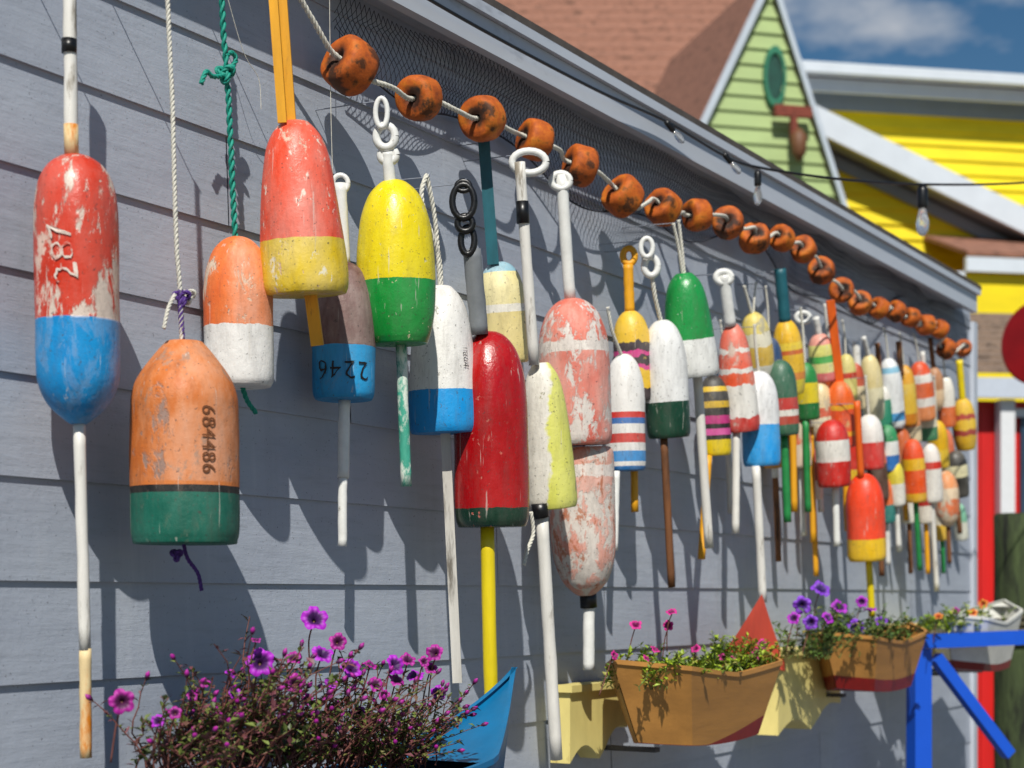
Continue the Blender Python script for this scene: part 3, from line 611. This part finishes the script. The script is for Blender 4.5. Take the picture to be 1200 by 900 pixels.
def plant(label,x0,x1,off,yb,hs,nst,leafm,leafs,flowers,spread=.1,grp='flowering plants in the planters',lpl=22,hill=None,stm=None,buds=0):
    A=P(x0,yb,off);B=P(x1,yb,off); zb=(A.z+B.z)/2
    root=thing('petunia_plant',((A.x+B.x)/2,-off,zb),label,'plant',grp); st=MB(); lf=MB(); bd=MB()
    for i in range(nst):
        q=R(); p=Vector((A.x+(B.x-A.x)*q,-off+U(-.07,.07),zb)); H=hs*U(.35,1)*(.75+.35*noise.noise(Vector((q*5,1,zb))))
        if hill: H*=hill[0]+(hill[1]-hill[0])*q
        d=Vector((U(-1,1)*spread,U(-1.2,.5)*spread,H)); bend=Vector((U(-.4,.4),U(-.5,.3),U(-.35,.15)))*H
        ps=[p+d*t+bend*t*t+Vector((noise.noise(Vector((i,t*3,0))),noise.noise(Vector((i,t*3,5))),0))*.014 for t in [j/7 for j in range(8)]]
        st.tube(ps,[.0015*(1-.5*j/7) for j in range(8)],4,caps=False)
        if R()<buds:
            e=ps[-1]; dd=(ps[-1]-ps[-2]).normalized(); bd.tube([e,e+dd*.004,e+dd*.009,e+dd*.014],[.001,.0032,.0036,.0008],6)
        for k in range(lpl):
            t=U(.08,1)**.8*7; j=min(6,int(t)); c=ps[j].lerp(ps[j+1],t-j)
            dr=Vector((U(-1,1),U(-1,1),U(-.3,.9))).normalized(); sd=dr.cross(Vector((U(-.4,.4),U(-.4,.4),1))).normalized(); up=sd.cross(dr)
            l=leafs*U(.5,1.4); w=l*U(.2,.32)
            a=lf.vert(c);b=lf.vert(c+dr*l*.5+sd*w+up*l*.08);e=lf.vert(c+dr*l-up*l*.1);f=lf.vert(c+dr*l*.5-sd*w+up*l*.08); g=lf.vert(c+dr*l*.55-up*l*.03)
            lf.face(a,b,g);lf.face(b,e,g);lf.face(e,f,g);lf.face(f,a,g)
    st.build('stems',stm or ST2,root,True); lf.build('foliage',leafm,root)
    if buds: bd.build('flower_buds',FP2,root,True)['kind']='stuff'
    for (x,y,w,mt) in flowers:
        c=P(x,y,off+U(.0,.07)); r=w/2*T(x,off)/FP*1.02
        ax=((CAM-c).normalized()*.7+Vector((U(-.9,.7),U(-.7,.3),U(.0,1.2)))).normalized(); X=ax.orthogonal().normalized(); Y=ax.cross(X); m=MB(); N=40; rg=[]; ph=U(0,6)
        for (q,hh) in ((.06,-.55),(.16,-.35),(.3,-.1),(.6,.05),(.85,.06),(1,-.02)):
            row=[]
            for k in range(N):
                a=2*math.pi*k/N+ph; lob=1-.17*(q**2)*(1-abs(math.cos(2.5*a)))**1.5*1.6
                wv=.09*q*q*math.sin(10*a+ph)+.1*q*math.sin(3*a+ph)+.1*q*math.sin(2*a+2*ph)
                row.append(m.vert(c+r*(q*lob*(math.cos(a)*X+math.sin(a)*Y)+(hh+wv)*ax),q))
            rg.append(row)
        for a,b in zip(rg,rg[1:]):
            for k in range(N): m.face(a[k],a[(k+1)%N],b[(k+1)%N],b[k])
        m.face(*rg[0]); fo=m.build('flower',mt,root,True)
        s=MB(); e=c-ax*r*.5; s.tube(cr([e,e+Vector((0,.01,-.03)),e+Vector((U(-.02,.02),.02,-.08))],5),.0013,5); s.build('flower_stalk',ST,fo,True)
plant('bushy olive-leaved plant with purple blooms, leftmost in the lowest left planter',180,290,.2,900,.195,120,L1,.013,[(143,822,30,FP2),(185,845,18,FP1),(205,835,16,FP2),(257,840,20,FP2),(240,800,13,FP2),(225,815,14,FP2),(275,812,14,FP1)],.085,hill=(.8,1.15),stm=ST,lpl=24,buds=.4)
plant('thin-stemmed plant with the tallest purple bloom, middle of the lowest left planter',285,400,.2,900,.205,130,L1,.013,[(369,725,32,FP1),(305,776,34,FP1),(344,771,20,FP2),(378,766,26,FP1),(346,801,24,FP2),(396,752,22,FP2),(330,830,18,FP2),(300,750,12,FP2),(270,790,14,FP1),(360,820,16,FP2),(388,800,16,FP1)],.08,stm=ST,lpl=24,buds=.45)
plant('sprawling plant with many small purple blooms beside the raised blue bow',395,478,.2,900,.185,115,L1,.013,[(412,783,26,FP1),(434,779,18,FP2),(463,779,26,FP1),(465,797,20,FP2),(487,792,22,FP1),(509,765,22,FP2),(505,783,16,FP2),(514,812,20,FP1),(440,802,20,FP2),(478,773,20,FP2),(420,835,18,FP1),(450,815,15,FP2),(497,775,14,FP2)],.075,stm=ST,lpl=24,buds=.5)
plant('bright green trailing plant with small magenta blooms in the ochre planter by the pennant',722,885,.2,800,.13,150,L2,.014,[(745,732,15,FP5),(787,717,13,FP5),(783,733,13,FP5),(720,768,12,FP5),(768,761,13,FP5),(858,775,15,FP5),(848,770,13,FP5),(886,766,16,FP5),(893,755,13,FP5),(806,786,14,FP5),(803,798,12,FP5),(815,760,12,FP5),(758,772,12,FP5)],.045,lpl=26)
plant('dark green plant with large violet blooms in the smaller ochre planter',932,1044,.2,768,.18,140,L3,.016,[(962,690,24,FP3),(940,709,22,FP3),(984,711,20,FP1),(1003,736,22,FP3),(950,729,18,FP3),(1020,714,16,FP1),(1033,728,14,FP3),(930,724,16,FP1),(1010,705,14,FP1),(970,724,16,FP1)],.075,lpl=24,hill=(1.15,.8))
plant('yellow-green plant with orange blooms in the off-white planter',1085,1150,.25,738,.1,60,L2,.017,[(1152,708,12,FP4),(1140,718,11,FP4),(1120,716,10,FP2),(1100,722,10,FP4)],.04,lpl=22)
# ---------- lights on wires ----------
glass=NT('clear_bulb_glass'); glass.setc((.9,.9,.9,1)); glass.rough(.05); glass.b.inputs['Transmission Weight'].default_value=.85; glass=glass.m
def bulb(x,y,off,s,label,tilt=0):
    c=P(x,y,off); q=T(x,off)/FP*s; root=thing('light_bulb',c,label,'light bulb','bulbs of the string lights')
    d=Vector((math.sin(tilt)*.5,-math.sin(tilt)*.3,-math.cos(tilt))).normalized()
    m=MB(); m.tube([c,c+d*q*.2,c+d*q*.9,c+d*q],[q*.18,q*.24,q*.24,q*.2],12); m.build('socket',M['black'],root,True)
    m=MB(); e=c+d*q; m.tube([e,e+d*q*.3,e+d*q*.65,e+d*q*1.0,e+d*q*1.2,e+d*q*1.27],[q*.15,q*.22,q*.3,q*.27,q*.14,.0005],14); m.build('bulb_glass',glass,root,True)
bulb(1081,218,.35,26,'hanging clear bulb on the wire in front of the yellow house')
bulb(888,200,.11,18,'clear bulb at the eave where the wire leaves the wall')
bulb(780,142,.11,15,'clear bulb tilted at the eave, leftmost of the string',1.1)
bulb(848,180,.11,14,'clear bulb tilted at the eave, second of the string',1.1)
m=MB(); m.tube(cr([P(420,-50,.10),P(560,32,.10),P(700,106,.10),P(780,142,.10),P(848,182,.11),P(888,196,.13),P(985,210,.25),P(1081,216,.35),P(1200,214,.5),P(1330,200,.7)],8),.0035,6)
tag(m.build('light_string_wire',M['black'],None,True),'black string-light wire running along the eave and out past the houses','wire')
# ---------- background houses ----------
def clap(m,O,h,n,z0,z1,ex,rng,pr=.02):
    z=z0
    while z<z1-1e-4:
        zt=min(z+ex,z1); a0,a1=rng(z); b0,b1=rng(zt)
        if a1>a0+.01:
            if b1<b0: b0=b1=(b0+b1)/2
            f=lambda s,zz,p: Vector((O.x,O.y,0))+h*s+n*p+Vector((0,0,zz))
            m.quad(f(a0,z,pr),f(a1,z,pr),f(b1,zt,.001),f(b0,zt,.001)); m.quad(f(a0,z,0),f(a1,z,0),f(a1,z,pr),f(a0,z,pr))
        z=zt
def sidemat(name,c): return basic(name,c,.6,.1,5,.2,(.3,.3,1))
up=Vector((0,0,1))
ph=math.radians(14); h=(math.cos(ph)*RT+math.sin(ph)*FW).normalized(); nrm=Vector((h.y,-h.x,0)); 
pk=PD(900,-18,14)
if nrm.dot(CAM-pk)<0: nrm=-nrm
bk=-nrm
gA=PV(pk,h,817,160); gB=PV(pk,h,982,240)
pL=(pk.z-gA.z)/(pk-gA).xy.length; pR=(pk.z-gB.z)/(pk-gB).xy.length
gh=thing('green_house',(pk.x,pk.y,0),'pale green clapboard house with steep gable and brown shingled roof','house')
gm_=sidemat('pale_green_siding','a0b478'); trim=basic('pale_blue_white_trim','b4bec8',.5,.08,5,.1); brs=basic('brown_shingles','8c6250',.9,.25,12,.6,(1,1,2),'644638',.58,.01)
m=MB(); clap(m,pk,h,nrm,0,3.0,.13,lambda z:(-(pk.z-3.0)/pL,(pk.z-3.0)/pR)); clap(m,pk,h,nrm,3.0,pk.z,.13,lambda z:(-(pk.z-z)/pL,(pk.z-z)/pR),.022); m.build('gable_wall',gm_,gh)
for sgn,pp in ((-1,pL),(1,pR)):
    D=(pk.z-2.9)/pp
    e=h*sgn*D-up*(pk.z-2.9)
    m=MB(); m.box(pk+nrm*.06+up*.02,e,bk*2.5,up*.1); m.build('roof_slope',brs,gh)
    m=MB(); m.box(pk+nrm*.09-up*.02,e,nrm*-.03,up*.13); m.build('rake_board',trim,gh)
q0=PD(300,700,15); lat=(PD(985,700,14.6)-PD(300,700,14.6)); lat=RT*lat.dot(RT)
a=Vector((q0.x,q0.y,0))-FW*.2; a.z=3.6
m=MB(); nr=40; sl_=FW*6.5+up*6.3
for i in range(nr):
    p0=a+sl_*(i/nr)+up*.02; m.box(p0,lat,sl_*(1/nr)-up*.02,up*.02)
m.build('main_roof',brs,gh)
m=MB(); m.box(Vector((a.x,a.y,0))+FW*.25,lat,FW*6,up*3.5); m.build('house_body',gm_,gh)
vt=PV(pk,h,905,92); m=MB(); fr=MB(); rz=32*14/2000; rx=.085
for i in range(28):
    a=2*math.pi*i/28;b=2*math.pi*(i+1)/28
    f=lambda t,s,d: vt+h*rx*s*math.cos(t)+up*rz*s*math.sin(t)+nrm*d
    m.quad(f(a,0,.05),f(a,.85,.05),f(b,.85,.05),f(b,0,.05)); fr.quad(f(a,.85,.07),f(a,1.12,.07),f(b,1.12,.07),f(b,.85,.07)); fr.quad(f(a,1.12,.02),f(a,1.12,.07),f(b,1.12,.07),f(b,1.12,.02))
o=m.build('vent',basic('dark_green_louvre','0e4438',.6,.3,12,.3),gh); fr.build('vent_frame',basic('green_frame','2c7458',.5),o)
q=PV(pk,h,922,142)+nrm*.15; rl=thing('wall_lamp',q,'rusty red-brown lamp bracket on the green gable','lamp'); m=MB(); m.box(q-h*.16,h*.32,nrm*-.05,up*.09); m.box(q-h*.02-up*.2,h*.05,nrm*-.05,up*.2); m.build('bracket',basic('rusty_red','7a3828',.8,.4,20,.4),rl)
m=MB(); e=q-up*.36+h*.04; m.tube([e,e+up*.06,e+up*.2,e+up*.26],[.02,.06,.07,.02],12); m.build('lamp_shade',basic('brown_lamp','6a4428',.6),rl,True)
# yellow house
ph=math.radians(11); h=(math.cos(ph)*RT+math.sin(ph)*FW).normalized(); nrm=Vector((h.y,-h.x,0))
B=PD(1050,700,17)
if nrm.dot(CAM-B)<0: nrm=-nrm
bk=-nrm
yh=thing('yellow_house',(B.x,B.y,0),'bright yellow clapboard house with white eaves and gabled wing','house')
ym=sidemat('bright_yellow_siding','e8d000'); wm=basic('white_trim','ccd4dc',.5,.05,4,.1); gt=basic('shade_grey_trim','7c8896',.6,.06,4,.1)  # grey-blue trim: white trim with the under-eave shade put into its colour
def S(B,px,py):
    p=PV(B,h,px,py); return (p-B).dot(h),p.z
s0,_=S(B,900,100); s1,_=S(B,1500,100); zt=S(B,1070,124)[1]
m=MB(); clap(m,B,h,nrm,0,zt,.14,lambda z:(s0,s1),.025); m.build('wall',ym,yh)
m=MB(); O=Vector((B.x,B.y,zt))+h*s0; m.box(O+nrm*.3,h*(s1-s0),bk*.04,up*.13); m.box(O+nrm*.01+up*.09,h*(s1-s0),nrm*.25,up*.03); m.build('eave_fascia',wm,yh)
m=MB(); m.box(O+nrm*.028-up*.1,h*(s1-s0),nrm*.03,up*.18); m.build('eave_shade_board',gt,yh)  # grey board standing in for the shadow band below the fascia
m=MB(); m.box(O+nrm*.44+up*.14,h*(s1-s0),nrm*-.12,up*.1); m.build('gutter',wm,yh)
m=MB(); m.box(O+nrm*.31+up*.14,h*(s1-s0),bk*5+up*.9,up*.06); m.build('roof',brs,yh)
m=MB(); m.box(Vector((B.x,B.y,0))+h*s0+bk*.05,h*(s1-s0),bk*5,up*zt); m.build('house_body',ym,yh)
B2=B+nrm*.5
sA,zA=S(B2,965,178); sB,zB=S(B2,1200,292); sl=(zA-zB)/(sB-sA); spx=S(B2,935,150)[0]; zp=zA+sl*(sA-spx)
m=MB(); W2=3.6; zc=zp-sl*W2
clap(m,B2,h,nrm,0,zc,.14,lambda z:(spx-W2,spx+W2),.025); clap(m,B2,h,nrm,zc,zp,.14,lambda z:(spx-(zp-z)/sl,spx+(zp-z)/sl),.025); m.build('wing_wall',ym,yh)
for sg in (-1,1):
    a=Vector((B2.x,B2.y,zp+.0))+h*spx; e=h*sg*(W2+.4)-up*sl*(W2+.4)
    m=MB(); m.box(a+nrm*.36,e,nrm*-.05,up*.25); m.build('rake_board',wm,yh)
    m=MB(); m.box(a+nrm*.305+up*.03,e,bk*.7,up*.05); m.build('rake_soffit',gt,yh)
    m=MB(); m.box(a+nrm*.06-up*.12,e,nrm*-.025,up*.12); m.build('rake_shade_strip',gt,yh)  # grey strip painted as the shadow along the underside of the rake
    m=MB(); m.box(a+nrm*.30+up*.1,e,bk*.7,up*.1); m.build('wing_roof',wm,yh)
B3=B2+nrm*.9
sa,za=S(B3,1130,320); sb,_=S(B3,1400,320); z1=S(B3,1165,303)[1]; z0=S(B3,1165,320)[1]
O=Vector((B3.x,B3.y,z0))+h*sa; m=MB(); m.box(O,h*(sb-sa),nrm*.05,up*(z1-z0)); m.build('porch_fascia',wm,yh)
m=MB(); m.box(O+up*(z1-z0+.01)+nrm*.06,h*(sb-sa),bk*.95+up*.34,up*.04); m.build('porch_roof',brs,yh)
m=MB(); m.box(Vector((O.x,O.y,0))+bk*.08,h*(sb-sa),nrm*.04,up*(z0-.002)); m.build('porch_wall',ym,yh)
m=MB(); m.box(Vector((O.x,O.y,0))+bk*.08-h*.09,h*.088,nrm*.1,up*(z0-.002)); m.build('porch_post',wm,yh)
# red shopfront
B4=PD(1150,700,10.4); h4=(math.cos(.1)*RT+math.sin(.1)*FW).normalized(); n4=Vector((h4.y,-h4.x,0)); n4=n4 if n4.dot(CAM-B4)>0 else -n4
h=h4
rs=thing('red_shop',(B4.x,B4.y,0),'red boarded shopfront with grey shingled porch roof and white column','shop')
sa,_=S(B4,1100,500); sb,_=S(B4,1420,500); zf0=S(B4,1170,470)[1]; zf1=S(B4,1170,447)[1]
m=MB(); s_=sa
while s_<sb:
    m.box(Vector((B4.x,B4.y,0))+h*s_,h*.128,n4*-.05,up*zf0); s_+=.132
m.build('wall',basic('red_boards','c4120e',.5,.12,10,.2,(1,1,.2)),rs)
m=MB(); O=Vector((B4.x,B4.y,zf0))+h*sa; m.box(O+n4*.14,h*(sb-sa),n4*.04,up*(zf1-zf0)); m.build('fascia',basic('pale_grey_trim','b8c0cc',.5,.05),rs)
m=MB(); 
for i in range(10):
    sv_=n4*-1.9+up*.68; m.box(O+n4*.19+up*(zf1-zf0+.025)+sv_*(i/10),h*(sb-sa),sv_*.1-up*.02,up*.025)
m.build('porch_roof',basic('grey_brown_shingles','806c5c',.9,.35,22,.5,(1,1,2),'4c4038',.56),rs)
ca=S(B4+n4*.1,1172,500)[0]; m=MB(); m.box(Vector((B4.x,B4.y,0))+n4*.02+h*ca,h*.09,n4*.09,up*(zf0-.003)); m.build('column',basic('white_column','d4d6d8',.5,.04),rs)
wa=S(B4,1194,500)[0]; zw0=S(B4,1192,640)[1]; zw1=S(B4,1192,490)[1]
m=MB(); m.box(Vector((B4.x,B4.y,zw0))+n4*.01+h*wa,h*.9,n4*.02,up*(zw1-zw0)); wp=m.build('window_pane',basic('dark_glass','2a3c50',.1,.2,3,.05),rs)
m=MB(); m.box(Vector((B4.x,B4.y,zw1+.002))+n4*.012+h*(wa-.06),h*1.0,n4*.04,up*.05); m.build('window_frame',wm,wp)
# round red sign on post
c=PD(1222,402,8.6); rd=thing('round_sign',Vector((c.x,c.y,0)),'large round dark red sign on a post at the right edge','sign'); m=MB(); r=50*8.6/2000
d=(CAM-c).normalized()*.75-RT*.6; d.z=0; d.normalize(); m.tube([c,c+d*.01,c+d*.04,c+d*.044],[r*.97,r,r,r*.94],40); m.build('sign_disc',basic('dark_red_sign','8c080c',.35,.2,8,.1),rd)
m=MB(); m.tube([Vector((c.x,c.y,0))-d*.03,c-d*.03],.03,12); m.build('post',M['grey'],rd,True)
# wooden piling
c=PD(1192,700,6.9); c.z=0; m=MB(); N=14; pts=[c+Vector((.006*noise.noise(Vector((i*.7,0,0))),0,1.83*i/N)) for i in range(N+1)]
pt_=thing('wooden_piling',c,'greenish round wooden piling at the right edge behind the blue rail','piling')
m.tube(pts+[c+Vector((0,0,1.842))],[.092*(1+.05*noise.noise(Vector((i*.9,3,0)))) for i in range(N+1)]+[.08],22); m.build('post',basic('algae_green_wood','3a4628',.9,.5,22,1.0,(1,1,.14),'161a12',.53,.012),pt_,True)
m=MB()
m.tube([c+Vector((.098*math.cos(2*math.pi*i/24),.098*math.sin(2*math.pi*i/24),1.30+.026*i/24)) for i in range(24*5)],.011,6,caps=False)
m.build('rope_wrap',basic('old_rope','4a4634',.9,.3,80,.4),pt_,True)
# blue railing
c0=PD(1064,752,5.3); c1=PD(1330,742,5.6); dr=(c1-c0); dr.z=0; dr.normalize(); nr_=Vector((-dr.y,dr.x,0))
rl=thing('blue_railing',(c0.x,c0.y,0),'bright blue wooden railing with diagonal brace at the lower right','railing'); bm_=basic('bright_blue_paint','0c50c4',.5,.05,10,.05)
m=MB(); m.box(c0-nr_*.03-up*.022,c1-c0,nr_*.06,up*.044); m.build('top_rail',bm_,rl)
for px in (1077,1300):
    p=PV(c0,dr,px,757); zt_=(c0.z+(c1.z-c0.z)*((p-c0).dot(dr)/(c1-c0).dot(dr)))-.0235
    m=MB(); m.box(Vector((p.x,p.y,0))-dr*.03-nr_*.025,dr*.06,nr_*.05,up*zt_); m.build('post',bm_,rl)
m=MB(); m.bar(PV(c0,dr,1096,770),PV(c0,dr,1182,884),.036,.036,nr_); m.build('brace',bm_,rl)
# ---------- light ----------
w=bpy.data.worlds.new('World'); sc.world=w; w.use_nodes=True; nt=w.node_tree; bg=nt.nodes['Background']
AZ=math.radians(59); EL=math.radians(47)
Sd=Vector((-math.sin(AZ)*math.cos(EL),-math.cos(AZ)*math.cos(EL),math.sin(EL)))
sky=nt.nodes.new('ShaderNodeTexSky'); sky.sky_type='NISHITA'; sky.sun_disc=False; sky.sun_elevation=EL; sky.sun_rotation=math.atan2(Sd.x,Sd.y); sky.air_density=1.2; sky.dust_density=.1; sky.ozone_density=3
hs=nt.nodes.new('ShaderNodeHueSaturation'); hs.inputs['Saturation'].default_value=1.3; hs.inputs['Value'].default_value=1.1; nt.links.new(sky.outputs[0],hs.inputs['Color'])
tc=nt.nodes.new('ShaderNodeTexCoord'); mp=nt.nodes.new('ShaderNodeMapping'); mp.inputs['Scale'].default_value=(1,1,2.6); nt.links.new(tc.outputs['Generated'],mp.inputs[0])
nz=nt.nodes.new('ShaderNodeTexNoise'); nz.inputs['Scale'].default_value=5.5; nz.inputs['Detail'].default_value=7; nz.inputs['Roughness'].default_value=.55; nt.links.new(mp.outputs[0],nz.inputs['Vector'])
mr=nt.nodes.new('ShaderNodeMapRange'); mr.inputs[1].default_value=.52; mr.inputs[2].default_value=.68; mr.inputs[4].default_value=.85; nt.links.new(nz.outputs['Fac'],mr.inputs[0])
mx=nt.nodes.new('ShaderNodeMix'); mx.data_type='RGBA'; nt.links.new(mr.outputs[0],mx.inputs[0]); nt.links.new(hs.outputs[0],mx.inputs[6]); mx.inputs[7].default_value=(12,12.2,12.6,1)
nt.links.new(mx.outputs[2],bg.inputs[0]); bg.inputs[1].default_value=.05
sd=bpy.data.lights.new('sun','SUN'); sd.energy=5.0; sd.angle=math.radians(.5); sd.color=(1,.96,.88); so=bpy.data.objects.new('sun',sd); col.objects.link(so); so.rotation_euler=(-Sd).to_track_quat('-Z','Y').to_euler(); so.location=(0,-3,6)
